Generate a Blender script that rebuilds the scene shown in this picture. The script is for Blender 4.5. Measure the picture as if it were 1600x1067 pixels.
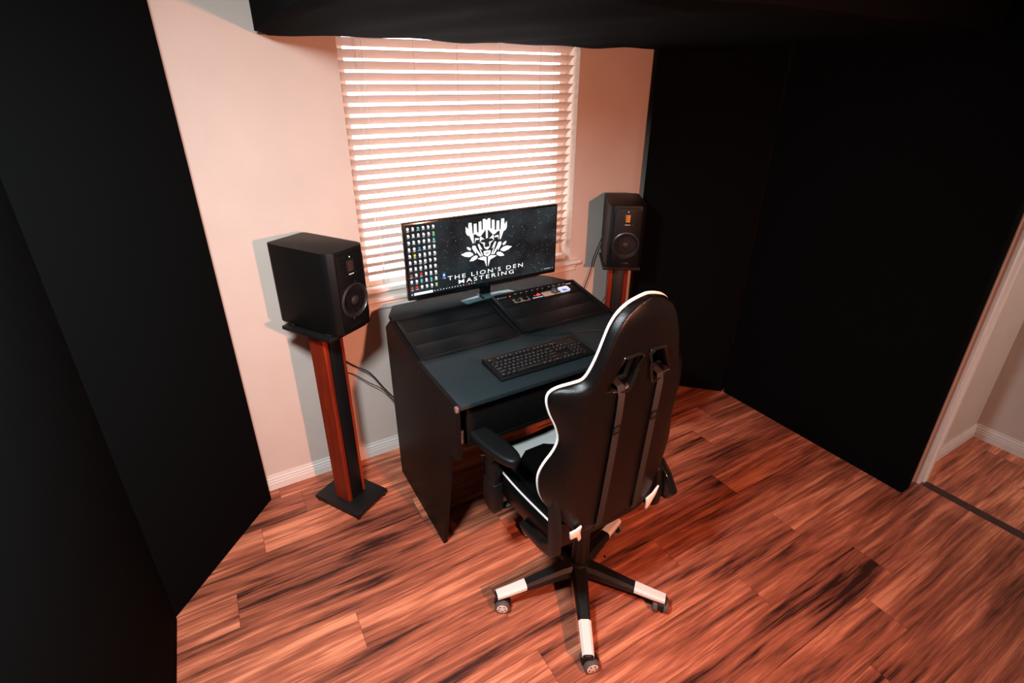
import bpy, bmesh, math, random
from mathutils import Vector, Matrix
R = math.radians
PI = math.pi
SC = bpy.context.scene
COL = SC.collection
for o in list(bpy.data.objects):
    bpy.data.objects.remove(o)

# ---------------------------------------------------------------- camera
CAM_H = 1.92
PITCH = math.atan(370.6/807)
YAW = math.atan((2330-793)/(807/math.cos(PITCH)))      # the wall's X axis lies this far right of the heading
cam_d = bpy.data.cameras.new('camera'); cam = bpy.data.objects.new('camera', cam_d); COL.objects.link(cam)
cam_d.sensor_fit = 'HORIZONTAL'; cam_d.sensor_width = 36.0
cam_d.lens = 36.0*807/1600
cam_d.shift_x = (800-793)/1600; cam_d.shift_y = -(533.5-500.6)/1600
cam_d.clip_start = 0.02
cam.location = (0, 0, CAM_H)
head = Vector((math.cos(YAW), math.sin(YAW), 0))
fwd = head*math.cos(PITCH) - Vector((0, 0, 1))*math.sin(PITCH)
cam.rotation_euler = fwd.to_track_quat('-Z', 'Y').to_euler()
SC.camera = cam

# ---------------------------------------------------------------- daylight outside, lamps, exposure
W = bpy.data.worlds.new('daylight'); SC.world = W; W.use_nodes = True
bg = W.node_tree.nodes['Background']
bg.inputs['Color'].default_value = (1.0, 0.95, 0.92, 1); bg.inputs['Strength'].default_value = 4.2

def area(name, loc, target, size, power, color, spread=180):
    d = bpy.data.lights.new(name, 'AREA'); d.shape = 'DISK'; d.size = size; d.energy = power; d.color = color
    d.spread = R(spread)
    o = bpy.data.objects.new(name, d); COL.objects.link(o); o.location = loc
    o.rotation_euler = (Vector(target)-Vector(loc)).to_track_quat('-Z', 'Y').to_euler()
    return o
area('warm_lamp', (0.96, -0.75, 1.80), (1.0, 1.75, 0.75), 0.09, 31, (1.0, 0.38, 0.23), 112)
area('white_lamp', (-0.08, 0.72, 2.20), (0.18, 1.62, 0.0), 0.24, 45, (0.88, 1.0, 1.05), 165)
area('hallway_lamp', (3.35, -1.3, 2.2), (3.5, 0.6, 0.9), 0.2, 16, (1.0, 0.92, 0.86))

SC.view_settings.view_transform = 'Standard'
try: SC.view_settings.look = 'None'
except Exception: pass
SC.view_settings.exposure = 0.0
SC.view_settings.gamma = 1.0
SC.view_settings.use_curve_mapping = False

# ---------------------------------------------------------------- materials
def s2l(c): return tuple(((v/12.92) if v <= 0.04045 else ((v+0.055)/1.055)**2.4) for v in c)
def rgb(r, g, b): return s2l((r/255, g/255, b/255))+(1,)

def mat(name, color, rough=0.5, metal=0.0, spec=0.5, emit=None, estr=1.0, noise=0.0, nscale=60, bump=0.0, bscale=200, coat=0.0, sheen=0.0):
    m = bpy.data.materials.new(name); m.use_nodes = True
    nt = m.node_tree; b = nt.nodes['Principled BSDF']
    b.inputs['Base Color'].default_value = color
    b.inputs['Roughness'].default_value = rough
    b.inputs['Metallic'].default_value = metal
    b.inputs['Specular IOR Level'].default_value = spec
    b.inputs['Coat Weight'].default_value = coat
    b.inputs['Sheen Weight'].default_value = sheen
    if emit:
        b.inputs['Emission Color'].default_value = emit; b.inputs['Emission Strength'].default_value = estr
    tc = nt.nodes.new('ShaderNodeTexCoord')
    if noise:
        n = nt.nodes.new('ShaderNodeTexNoise'); n.inputs['Scale'].default_value = nscale; n.inputs['Detail'].default_value = 4
        nt.links.new(tc.outputs['Object'], n.inputs['Vector'])
        mx = nt.nodes.new('ShaderNodeMix'); mx.data_type = 'RGBA'; mx.blend_type = 'MULTIPLY'
        r = nt.nodes.new('ShaderNodeMapRange'); r.inputs['From Min'].default_value = 0.3; r.inputs['From Max'].default_value = 0.7
        r.inputs['To Min'].default_value = 1-noise; r.inputs['To Max'].default_value = 1+noise
        nt.links.new(n.outputs['Fac'], r.inputs['Value'])
        mx.inputs['Factor'].default_value = 1; mx.inputs['A'].default_value = color
        nt.links.new(r.outputs['Result'], mx.inputs['B']); nt.links.new(mx.outputs['Result'], b.inputs['Base Color'])
    if bump:
        n2 = nt.nodes.new('ShaderNodeTexNoise'); n2.inputs['Scale'].default_value = bscale; n2.inputs['Detail'].default_value = 3
        nt.links.new(tc.outputs['Object'], n2.inputs['Vector'])
        bp = nt.nodes.new('ShaderNodeBump'); bp.inputs['Strength'].default_value = bump; bp.inputs['Distance'].default_value = 0.002
        nt.links.new(n2.outputs['Fac'], bp.inputs['Height']); nt.links.new(bp.outputs['Normal'], b.inputs['Normal'])
    return m

M = {}
M['wall'] = mat('painted_wall', rgb(214, 196, 184), 0.85, spec=0.2, noise=0.03, nscale=5, bump=0.35, bscale=130)
M['ceiling'] = mat('painted_ceiling', rgb(215, 205, 198), 0.9, spec=0.1, bump=0.4, bscale=90)
M['trim'] = mat('white_trim', rgb(232, 222, 214), 0.45, noise=0.02, nscale=20)
M['fabric'] = mat('black_acoustic_fabric', (0.0040, 0.0046, 0.0048, 1), 0.95, spec=0.02, bump=0.2, bscale=500)
M['blackwood'] = mat('black_laminate', (0.0050, 0.0044, 0.0044, 1), 0.5, spec=0.14, noise=0.2, nscale=40)
M['desktop'] = mat('desk_top_laminate', (0.0155, 0.0250, 0.0285, 1), 0.55, spec=0.3, noise=0.25, nscale=120, bump=0.15, bscale=700)
M['shelf'] = mat('shelf_laminate', (0.0065, 0.010, 0.012, 1), 0.6, spec=0.15, noise=0.2, nscale=120)
M['panelblack'] = mat('black_powder_coat', (0.0050, 0.0060, 0.0066, 1), 0.42, spec=0.3, bump=0.1, bscale=900)
M['spk'] = mat('speaker_black_paint', (0.0042, 0.0038, 0.0038, 1), 0.5, spec=0.22, bump=0.25, bscale=700)
M['spkfront'] = mat('speaker_front', (0.0032, 0.003, 0.003, 1), 0.5, spec=0.2)
M['cone'] = mat('woofer_cone', (0.020, 0.015, 0.015, 1), 0.5, spec=0.3, noise=0.3, nscale=200)
M['rubber'] = mat('black_rubber', (0.008, 0.008, 0.008, 1), 0.55, spec=0.35)
M['chrome'] = mat('grey_metal', (0.42, 0.42, 0.43, 1), 0.3, metal=1)
M['ring'] = mat('dark_metal_ring', (0.10, 0.10, 0.11, 1), 0.35, metal=0.8)
M['gold'] = mat('gold_ribbon', rgb(214, 150, 60), 0.35, metal=0.5, emit=rgb(214, 150, 60), estr=0.0)
M['bronze'] = mat('bronze_ribbon', rgb(88, 58, 46), 0.4, metal=0.4)
M['white'] = mat('white_print', rgb(235, 235, 232), 0.5)
M['leather'] = mat('black_leather', (0.0030, 0.0028, 0.0028, 1), 0.32, spec=0.28, bump=0.3, bscale=420)
M['piping'] = mat('white_piping', rgb(236, 226, 218), 0.5)
M['whiteleather'] = mat('white_leather', rgb(188, 190, 186), 0.45, bump=0.2, bscale=420)
M['plastic'] = mat('black_plastic', (0.0065, 0.0060, 0.0060, 1), 0.45, spec=0.35, bump=0.15, bscale=900)
M['gloss'] = mat('glossy_black_plastic', (0.006, 0.006, 0.006, 1), 0.15, spec=0.5)
M['strap'] = mat('woven_strap', (0.014, 0.0115, 0.0115, 1), 0.7, bump=0.4, bscale=900)
M['whiteplastic'] = mat('white_plastic', rgb(232, 226, 220), 0.4)
M['greyrubber'] = mat('grey_tyre', (0.10, 0.085, 0.08, 1), 0.6)
M['key'] = mat('key_black', (0.0075, 0.007, 0.007, 1), 0.4, spec=0.4)
M['legend'] = mat('key_legend', rgb(160, 152, 145), 0.6)
M['silver'] = mat('steel_blue_metal', rgb(122, 158, 168), 0.28, metal=0.6)
M['slat'] = mat('white_slat', rgb(204, 178, 166), 0.5)
M['led'] = mat('red_led', (0.8, 0.05, 0.02, 1), 0.4, emit=(1, 0.08, 0.03, 1), estr=2.0)
M['screenwhite'] = mat('lit_white_pixels', (0, 0, 0, 1), 0.5, emit=(1, 1, 1, 1), estr=1.3)
def lit(name, c, s=1.0): M[name] = mat(name, (0, 0, 0, 1), 0.5, emit=c, estr=s)
lit('lit_red', rgb(225, 60, 40)); lit('lit_blue', rgb(40, 140, 225)); lit('lit_green', rgb(110, 215, 120)); lit('lit_lime', rgb(190, 225, 110))
lit('lit_cyan', rgb(90, 200, 210)); lit('lit_yellow', rgb(235, 215, 70)); lit('lit_grey', rgb(150, 155, 158)); lit('lit_palegrey', rgb(205, 210, 212), 1.0)
lit('lit_paleblue', rgb(190, 205, 240), 1.0); lit('lit_star', rgb(120, 130, 135))
M['glass'] = mat('window_glass', (1, 1, 1, 1), 0.02)
g_ = M['glass'].node_tree.nodes['Principled BSDF']; g_.inputs['Transmission Weight'].default_value = 1.0; g_.inputs['IOR'].default_value = 1.0
M['glass'].node_tree.nodes['Principled BSDF'].inputs['Specular IOR Level'].default_value = 0.1

# slats let a little daylight through
nt = M['slat'].node_tree; b = nt.nodes['Principled BSDF']; out = nt.nodes['Material Output']
tr = nt.nodes.new('ShaderNodeBsdfTranslucent'); tr.inputs['Color'].default_value = rgb(236, 186, 160)
ms = nt.nodes.new('ShaderNodeMixShader'); ms.inputs['Fac'].default_value = 0.06
nt.links.new(b.outputs[0], ms.inputs[1]); nt.links.new(tr.outputs[0], ms.inputs[2]); nt.links.new(ms.outputs[0], out.inputs['Surface'])

def screen_mat():
    m = mat('dark_starry_screen', (0.004, 0.004, 0.005, 1), 0.25, spec=0.3)
    nt = m.node_tree; b = nt.nodes['Principled BSDF']
    tc = nt.nodes.new('ShaderNodeTexCoord')
    n = nt.nodes.new('ShaderNodeTexNoise'); n.inputs['Scale'].default_value = 7; n.inputs['Detail'].default_value = 8
    v = nt.nodes.new('ShaderNodeTexNoise'); v.inputs['Scale'].default_value = 130; v.inputs['Detail'].default_value = 2
    nt.links.new(tc.outputs['Object'], n.inputs['Vector']); nt.links.new(tc.outputs['Object'], v.inputs['Vector'])
    r1 = nt.nodes.new('ShaderNodeValToRGB'); e = r1.color_ramp.elements
    e[0].position = .38; e[0].color = rgb(19, 21, 23); e[1].position = .75; e[1].color = rgb(48, 58, 62)
    r2 = nt.nodes.new('ShaderNodeValToRGB'); e = r2.color_ramp.elements
    e[0].position = .66; e[0].color = (0, 0, 0, 1); e[1].position = .78; e[1].color = rgb(110, 120, 125)
    nt.links.new(n.outputs['Fac'], r1.inputs['Fac']); nt.links.new(v.outputs['Fac'], r2.inputs['Fac'])
    ad = nt.nodes.new('ShaderNodeMix'); ad.data_type = 'RGBA'; ad.blend_type = 'ADD'; ad.inputs['Factor'].default_value = 1
    nt.links.new(r1.outputs['Color'], ad.inputs['A']); nt.links.new(r2.outputs['Color'], ad.inputs['B'])
    nt.links.new(ad.outputs['Result'], b.inputs['Emission Color']); b.inputs['Emission Strength'].default_value = 1.0
    return m
M['screen'] = screen_mat()

def wood_mat(name, dark, mid, light, scale=1.0, plank=False, rough=0.42):
    m = mat(name, mid, rough, spec=0.35); nt = m.node_tree; b = nt.nodes['Principled BSDF']; L = nt.links.new; N = nt.nodes.new
    if plank:
        uv = N('ShaderNodeUVMap'); uv.uv_map = 'grain'; src = uv.outputs['UV']
    else:
        tc = N('ShaderNodeTexCoord'); src = tc.outputs['Object']
    # slow warp of the grain
    w = N('ShaderNodeTexNoise'); w.inputs['Scale'].default_value = 1.0; w.inputs['Detail'].default_value = 3
    mpw = N('ShaderNodeMapping'); mpw.inputs['Scale'].default_value = (1.3*scale, 5*scale, 5*scale) if plank else (9*scale, 9*scale, 2.2*scale)
    L(src, mpw.inputs['Vector']); L(mpw.outputs[0], w.inputs['Vector'])
    wa = N('ShaderNodeVectorMath'); wa.operation = 'SCALE'; wa.inputs['Scale'].default_value = 0.045
    cs = N('ShaderNodeVectorMath'); cs.operation = 'SUBTRACT'; cs.inputs[1].default_value = (.5, .5, .5)
    L(w.outputs['Color'], cs.inputs[0]); L(cs.outputs[0], wa.inputs[0])
    sm = N('ShaderNodeVectorMath'); sm.operation = 'ADD'; L(src, sm.inputs[0]); L(wa.outputs[0], sm.inputs[1])
    def stretched(sc, det, rg=0.5, ds=0.0):
        mp = N('ShaderNodeMapping'); mp.inputs['Scale'].default_value = sc; L(sm.outputs[0], mp.inputs['Vector'])
        t = N('ShaderNodeTexNoise'); t.inputs['Scale'].default_value = 1.0; t.inputs['Detail'].default_value = det; t.inputs['Roughness'].default_value = rg; t.inputs['Distortion'].default_value = ds
        L(mp.outputs[0], t.inputs['Vector']); return t.outputs['Fac']
    if plank:
        big = stretched((1.7, 17, 1), 4, .6, .5); fine = stretched((7, 240, 1), 5, .7); broad = stretched((.9, 4, 1), 2)
        streak = stretched((1.6, 62, 1), 4, .62, .35)
    else:
        big = stretched((22, 22, 2.0), 3); fine = stretched((260, 260, 6), 3); broad = stretched((5, 5, 1), 2); streak = stretched((60, 60, 1.6), 2)
    r = N('ShaderNodeValToRGB'); e = r.color_ramp.elements
    e[0].position = .30; e[0].color = dark; e[1].position = .72; e[1].color = light
    x = e.new(.44); x.color = tuple(a*.45+b_*.55 for a, b_ in zip(dark, mid)); x = e.new(.56); x.color = mid
    # height mix: big*.55 + streak*.3 + fine*.15
    def mth(op, a, b_):
        k = N('ShaderNodeMath'); k.operation = op
        for i, v in enumerate((a, b_)):
            if isinstance(v, (int, float)): k.inputs[i].default_value = v
            else: L(v, k.inputs[i])
        return k.outputs[0]
    f = mth('ADD', mth('MULTIPLY', big, .44), mth('ADD', mth('MULTIPLY', streak, .34), mth('MULTIPLY', fine, .22)))
    f = mth('ADD', mth('MULTIPLY', mth('SUBTRACT', f, .5), 1.75), .52)
    f = mth('ADD', f, mth('MULTIPLY', mth('SUBTRACT', broad, .5), .35))
    if plank:
        at = N('ShaderNodeAttribute'); at.attribute_name = 'tone'; f = mth('ADD', f, at.outputs['Fac'])
    L(f, r.inputs['Fac']); L(r.outputs['Color'], b.inputs['Base Color'])
    rr = N('ShaderNodeMapRange'); rr.inputs['To Min'].default_value = rough+.10; rr.inputs['To Max'].default_value = rough-.06
    L(f, rr.inputs['Value']); L(rr.outputs[0], b.inputs['Roughness'])
    bp = N('ShaderNodeBump'); bp.inputs['Strength'].default_value = .12; bp.inputs['Distance'].default_value = .001
    L(f, bp.inputs['Height']); L(bp.outputs['Normal'], b.inputs['Normal'])
    return m
M['floor'] = wood_mat('figured_wood_planks', rgb(54, 26, 21), rgb(182, 102, 75), rgb(238, 150, 112), plank=True)
M['cherry'] = wood_mat('cherry_wood', rgb(104, 30, 15), rgb(126, 40, 19), rgb(148, 54, 27), rough=.35)

# ---------------------------------------------------------------- mesh helpers
class MB:
    def __init__(s): s.bm = bmesh.new(); s.mi = 0
    def _f(s, vs):
        try: f = s.bm.faces.new(vs)
        except ValueError: return None
        f.material_index = s.mi; return f
    def box(s, x0, x1, y0, y1, z0, z1, bev=0.0, mtx=None, seg=2):
        b = bmesh.new(); bmesh.ops.create_cube(b, size=1)
        for v in b.verts: v.co = Vector(((x0+x1)/2+v.co.x*(x1-x0), (y0+y1)/2+v.co.y*(y1-y0), (z0+z1)/2+v.co.z*(z1-z0)))
        if bev: bmesh.ops.bevel(b, geom=b.edges[:], offset=bev, segments=seg, profile=.5, affect='EDGES')
        s.merge(b, mtx); return s
    def merge(s, b, mtx=None):
        if mtx is not None: b.transform(mtx)
        vm = {v: s.bm.verts.new(v.co) for v in b.verts}
        for f in b.faces:
            n = s._f([vm[v] for v in f.verts])
        b.free()
    def prism(s, pts, a, b_, axis='z', bev=0.0, mtx=None, seg=2):
        # pts: 2D outline; extruded from a to b_ along axis
        def P(p, t):
            if axis == 'z': return (p[0], p[1], t)
            if axis == 'x': return (t, p[0], p[1])
            return (p[0], t, p[1])
        b = bmesh.new()
        lo = [b.verts.new(P(p, a)) for p in pts]; hi = [b.verts.new(P(p, b_)) for p in pts]
        b.faces.new(lo); b.faces.new(hi[::-1]); n = len(pts)
        for i in range(n): b.faces.new((lo[i], hi[i], hi[(i+1) % n], lo[(i+1) % n]))
        bmesh.ops.recalc_face_normals(b, faces=b.faces[:])
        if bev: bmesh.ops.bevel(b, geom=b.edges[:], offset=bev, segments=seg, profile=.5, affect='EDGES')
        s.merge(b, mtx); return s
    def lathe(s, prof, seg=32, mtx=None):
        # prof: (radius, z)
        b = bmesh.new(); rings = []
        for r, z in prof:
            if r < 1e-6: rings.append([b.verts.new((0, 0, z))])
            else: rings.append([b.verts.new((r*math.cos(2*PI*i/seg), r*math.sin(2*PI*i/seg), z)) for i in range(seg)])
        for A, B in zip(rings, rings[1:]):
            for i in range(seg):
                j = (i+1) % seg
                if len(A) == 1 and len(B) == 1: continue
                if len(A) == 1: b.faces.new((A[0], B[i], B[j]))
                elif len(B) == 1: b.faces.new((A[i], B[0], A[j]))
                else: b.faces.new((A[i], B[i], B[j], A[j]))
        for Rg in (rings[0], rings[-1]):
            if len(Rg) > 1: b.faces.new(Rg)
        bmesh.ops.recalc_face_normals(b, faces=b.faces[:])
        s.merge(b, mtx); return s
    def tube(s, pts, r, seg=10, closed=False, sy=1.0):
        pts = [Vector(p) for p in pts]; n = len(pts); rings = []; up = None
        for i, p in enumerate(pts):
            if closed: t = pts[(i+1) % n]-pts[(i-1) % n]
            else: t = pts[min(i+1, n-1)]-pts[max(i-1, 0)]
            t.normalize()
            if up is None:
                up = Vector((0, 0, 1)) if abs(t.z) < .9 else Vector((1, 0, 0))
            a = t.cross(up)
            if a.length < 1e-5: a = t.cross(Vector((0, 1, 0)))
            a.normalize(); c = a.cross(t); c.normalize(); up = c
            rr = r[i] if isinstance(r, (list, tuple)) else r
            rings.append([s.bm.verts.new(p+a*math.cos(2*PI*k/seg)*rr+c*math.sin(2*PI*k/seg)*rr*sy) for k in range(seg)])
        m = n if closed else n-1
        for i in range(m):
            A = rings[i]; B = rings[(i+1) % n]
            for k in range(seg): s._f((A[k], A[(k+1) % seg], B[(k+1) % seg], B[k]))
        if not closed: s._f(rings[0][::-1]); s._f(rings[-1])
        return s
    def flat(s, pts3):
        s._f([s.bm.verts.new(p) for p in pts3]); return s
    def build(s, name, mats, parent=None, smooth=True, angle=35):
        me = bpy.data.meshes.new(name)
        bmesh.ops.recalc_face_normals(s.bm, faces=s.bm.faces[:])
        top = parent
        while top is not None and top.parent: top = top.parent
        if top is not None and top.get('_world'): s.bm.transform(world_of(parent).inverted())
        if smooth:
            for f in s.bm.faces: f.smooth = True
            for e in s.bm.edges:
                if len(e.link_faces) == 2 and e.calc_face_angle(0) > R(angle): e.smooth = False
        s.bm.to_mesh(me); s.bm.free()
        if not isinstance(mats, (list, tuple)): mats = [mats]
        for m in mats: me.materials.append(m)
        o = bpy.data.objects.new(name, me); COL.objects.link(o)
        if parent is not None: o.parent = parent
        return o

def world_of(o):
    m = Matrix.Translation(o.location) @ o.rotation_euler.to_matrix().to_4x4()
    if o.parent: m = world_of(o.parent) @ m
    return m
def tag(o, label=None, cat=None, group=None, kind=None):
    if label: o['label'] = label
    if cat: o['category'] = cat
    if group: o['group'] = group
    if kind: o['kind'] = kind
    return o
def thing(name, label, cat, loc=(0, 0, 0), rz=0.0, group=None, world=False):
    o = bpy.data.objects.new(name, None); COL.objects.link(o); o.location = loc; o.rotation_euler = (0, 0, rz)
    o.empty_display_size = .1
    if world: o['_world'] = 1
    return tag(o, label, cat, group)
def struct(o, label, cat): return tag(o, label, cat, kind='structure')
def bezier(pts, n=12):
    # Catmull-Rom through pts
    P = [Vector(p) for p in pts]; P = [P[0]*2-P[1]]+P+[P[-1]*2-P[-2]]; out = []
    for i in range(1, len(P)-2):
        for k in range(n):
            t = k/n; a, b, c, d = P[i-1:i+3]
            out.append(.5*((2*b)+(c-a)*t+(2*a-5*b+4*c-d)*t*t+(3*b-a-3*c+d)*t**3))
    out.append(P[-2]); return out
def text_mesh(s, size, mtx, mb, sx=1.0, spacing=1.0, extrude=0.0003, offset=0.0, align='CENTER'):
    cu = bpy.data.curves.new('t', 'FONT'); cu.body = s; cu.size = size; cu.space_character = spacing; cu.extrude = extrude; cu.offset = offset
    cu.align_x = align; cu.resolution_u = 3
    o = bpy.data.objects.new('t', cu); COL.objects.link(o)
    dg = bpy.context.evaluated_depsgraph_get(); me = bpy.data.meshes.new_from_object(o.evaluated_get(dg))
    b = bmesh.new(); b.from_mesh(me); mb.merge(b, mtx @ Matrix.Diagonal((sx, 1, 1, 1)))
    bpy.data.objects.remove(o); bpy.data.curves.remove(cu); bpy.data.meshes.remove(me)
FRONT = Matrix.Rotation(R(90), 4, 'X')           # text plane XY -> XZ, facing -Y
def frame(o, x, y, z=None):
    x = Vector(x).normalized(); y = Vector(y).normalized(); z = x.cross(y)
    return Matrix(((x.x, y.x, z.x, o[0]), (x.y, y.y, z.y, o[1]), (x.z, y.z, z.z, o[2]), (0, 0, 0, 1)))

# ================================================================ THE ROOM
WY = 2.414; CEIL = 2.45; XR = 2.935; XL = -0.56; YB = -2.4
WX0, WX1, WZ0, WZ1 = 0.587, 1.83, 0.943, 2.16

# floor: one mesh of planks, real plank outlines
def build_floor():
    bm = bmesh.new(); uvl = bm.loops.layers.uv.new('grain'); tl = bm.faces.layers.float.new('tone')
    rnd = random.Random(5); pitch = .163; y0 = .69; Lp = 1.36
    known = {0: 1.632, 1: .717, -2: 2.0, 6: -.235}
    gap = .0006
    for k in range(-20, 12):
        ya = y0+pitch*k; yb = ya+pitch
        off = known.get(k, rnd.uniform(0, Lp)); x = off-math.ceil((off+1.2)/Lp)*Lp
        while x < 4.9:
            xa, xb = max(x, -.75), min(x+Lp, 4.8)
            if xb > xa:
                vs = [bm.verts.new(p) for p in ((xa+gap, ya+gap, 0), (xb-gap, ya+gap, 0), (xb-gap, yb-gap, 0), (xa+gap, yb-gap, 0))]
                f = bm.faces.new(vs); ox, oy = rnd.uniform(0, 50), rnd.uniform(0, 50); f[tl] = rnd.uniform(-.07, .07)
                for l in f.loops: l[uvl].uv = (l.vert.co.x+ox, l.vert.co.y+oy)
            x += Lp
    # dark bed seen in the joints
    vs = [bm.verts.new(p) for p in ((-.75, -2.6, -.0015), (4.8, -2.6, -.0015), (4.8, 2.65, -.0015), (-.75, 2.65, -.0015))]
    f = bm.faces.new(vs); f[tl] = -.6
    vs = [bm.verts.new(p) for p in ((-.75, -2.6, -.05), (4.8, -2.6, -.05), (4.8, 2.65, -.05), (-.75, 2.65, -.05))]
    f = bm.faces.new(vs[::-1]); f[tl] = -.6
    me = bpy.data.meshes.new('floor'); bm.to_mesh(me); bm.free(); me.materials.append(M['floor'])
    # face tone as attribute (float, face domain) is kept by the bmesh layer
    o = bpy.data.objects.new('floor', me); COL.objects.link(o); return o
struct(build_floor(), 'reddish brown figured wood plank floor of the whole room', 'floor')

def wall_with_hole():
    m = MB(); T = .16
    m.box(-.75, WX0, WY, WY+T, 0, CEIL); m.box(WX1, 3.1, WY, WY+T, 0, CEIL)
    m.box(WX0, WX1, WY, WY+T, 0, WZ0-.02); m.box(WX0, WX1, WY, WY+T, WZ1, CEIL)
    return m.build('wall_back', M['wall'], smooth=False)
struct(wall_with_hole(), 'pale textured wall around the window', 'wall')
struct(MB().box(XL-.12, XL, YB, WY, 0, CEIL).build('wall_left', M['wall'], smooth=False), 'left side wall behind the black panels', 'wall')
struct(MB().box(XL-.12, 4.4, YB-.12, YB, 0, CEIL).build('wall_front', M['wall'], smooth=False), 'wall behind the camera', 'wall')
mr = MB(); mr.box(XR, XR+.09, .765, WY, 0, CEIL); mr.box(XR, XR+.09, -.17, .765, 2.06, CEIL); mr.box(XR, XR+.09, YB, -.17, 0, CEIL)
struct(mr.build('wall_right', M['wall'], smooth=False), 'right side wall with the open doorway', 'wall')
struct(MB().box(XL-.12, 4.4, YB-.12, WY+.16, CEIL, CEIL+.1).build('ceiling', M['ceiling'], smooth=False), 'pale ceiling above the hanging black panel', 'ceiling')
# hallway beyond the door
struct(MB().box(XR+.09, 3.80, .80, .92, 0, CEIL).build('wall_hallway_side', M['wall'], smooth=False), 'short hallway wall just beyond the door casing', 'wall')
struct(MB().box(3.685, 3.80, YB, .80, 0, CEIL).build('wall_hallway_end', M['wall'], smooth=False), 'pale hallway wall facing the doorway', 'wall')

def baseboard(x0, y0, x1, y1, name, label, h=.085):
    # runs from (x0,y0) to (x1,y1); room side to the right-hand of the run
    d = Vector((x1-x0, y1-y0, 0)); L = d.length; d.normalize(); n = Vector((d.y, -d.x, 0))
    prof = [(0, 0), (.013, 0), (.013, h*.45), (.0115, h*.47), (.0115, h*.62), (.0095, h*.64), (.0095, h*.80), (.006, h*.83), (.005, h), (0, h)]
    m = MB(); mt = frame((x0, y0, 0), n, (0, 0, 1))   # x-> outwards, y -> up, z -> -d or d
    z = Vector(n).cross(Vector((0, 0, 1)))
    s = 1 if z.dot(d) > 0 else -1
    m.prism(prof, 0, L*s, 'z', mtx=mt)
    return struct(m.build(name, M['trim'], smooth=False), label, 'baseboard')
baseboard(-.5, WY, 2.9, WY, 'baseboard_back', 'white moulded baseboard under the window wall')
baseboard(XR+.09, .80, 3.685, .80, 'baseboard_hallway_side', 'white baseboard on the short hallway wall')
baseboard(3.685, .80, 3.685, YB, 'baseboard_hallway_end', 'white baseboard on the hallway wall facing the doorway')

# door casing: moulded profile on the room side, jamb, stop
def casing():
    m = MB()
    # along y: profile depth in x (towards room = -x)
    prof = [(.825, 0), (.825, -.016), (.817, -.018), (.812, -.013), (.795, -.012), (.785, -.009), (.772, -.009), (.765, -.004), (.765, 0)]
    m.prism([(XR+dx, y) for y, dx in prof], 0, 2.12, 'z')
    m.box(XR-.002, XR+.092, .745, .766, 0, 2.06, .002)        # jamb
    m.box(XR+.035, XR+.060, .733, .746, 0, 2.05, .002)        # stop
    m.prism([(XR+.09, .77), (XR+.106, .77), (XR+.102, .80), (XR+.09, .80)], 0, 2.1, 'z')
    # other side and head
    m.box(XR-.012, XR+.0, -.24, -.17, 0, 2.12, .003); m.box(XR-.002, XR+.092, -.171, -.15, 0, 2.06, .002)
    m.box(XR-.012, XR, -.24, .825, 2.06, 2.13, .003); m.box(XR-.002, XR+.092, -.15, .745, 2.04, 2.061, .002)
    return m.build('trim_1', M['trim'], smooth=False)
struct(casing(), 'white moulded door casing and jamb at the right', 'door trim')
st = MB(); st.prism([(XR+.005, 0), (XR+.012, .006), (XR+.035, .008), (XR+.052, .006), (XR+.058, 0)], -.15, .733, 'y')
M['strip'] = mat('dark_wood_strip', rgb(58, 34, 28), .4, noise=.3, nscale=40)
struct(st.build('trim_2', M['strip']), 'dark wood transition strip across the doorway floor', 'door trim')

# window: frame, sashes, glass, reveal lining, sill
wr = thing('window_1', None, None, ((WX0+WX1)/2, WY+.1, WZ0), world=True); struct(wr, 'daylit window behind the white blind', 'window')
m = MB(); f = .05; y0, y1 = WY+.105, WY+.15
m.box(WX0, WX0+f, y0, y1, WZ0, WZ1, .004); m.box(WX1-f, WX1, y0, y1, WZ0, WZ1, .004)
m.box(WX0+f, WX1-f, y0, y1, WZ0-.02, WZ0+f, .004); m.box(WX0+f, WX1-f, y0, y1, WZ1-f, WZ1, .004)

m.build('window_frame', M['trim'], wr)
m = MB(); m.box(WX0+f, WX1-f, y0+.02, y0+.024, WZ0+f, WZ1-f)
m.build('pane', M['glass'], wr, smooth=False)
sl = thing('trim_3', None, None, (1.2, WY, WZ0), world=True); struct(sl, 'white moulded window sill and apron under the blind', 'window sill')
m = MB(); m.prism([(WY+.105, .923), (WY-.030, .923), (WY-.036, .928), (WY-.036, .937), (WY-.030, .943), (WY+.105, .943)], WX0, WX1, 'x')
m.prism([(WY+0, .923), (WY-.030, .923), (WY-.036, .928), (WY-.036, .937), (WY-.030, .943), (WY, .943)], WX0-.06, WX0, 'x')
m.prism([(WY+0, .923), (WY-.030, .923), (WY-.036, .928), (WY-.036, .937), (WY-.030, .943), (WY, .943)], WX1, WX1+.06, 'x')
m.build('sill_board', M['trim'], sl, smooth=False)
m = MB(); m.prism([(WY, .877), (WY-.008, .877), (WY-.012, .884), (WY-.012, .900), (WY-.017, .904), (WY-.020, .915), (WY-.026, .923), (WY, .923)], WX0-.035, WX1+.035, 'x')
m.build('apron', M['trim'], sl, smooth=False)

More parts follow.
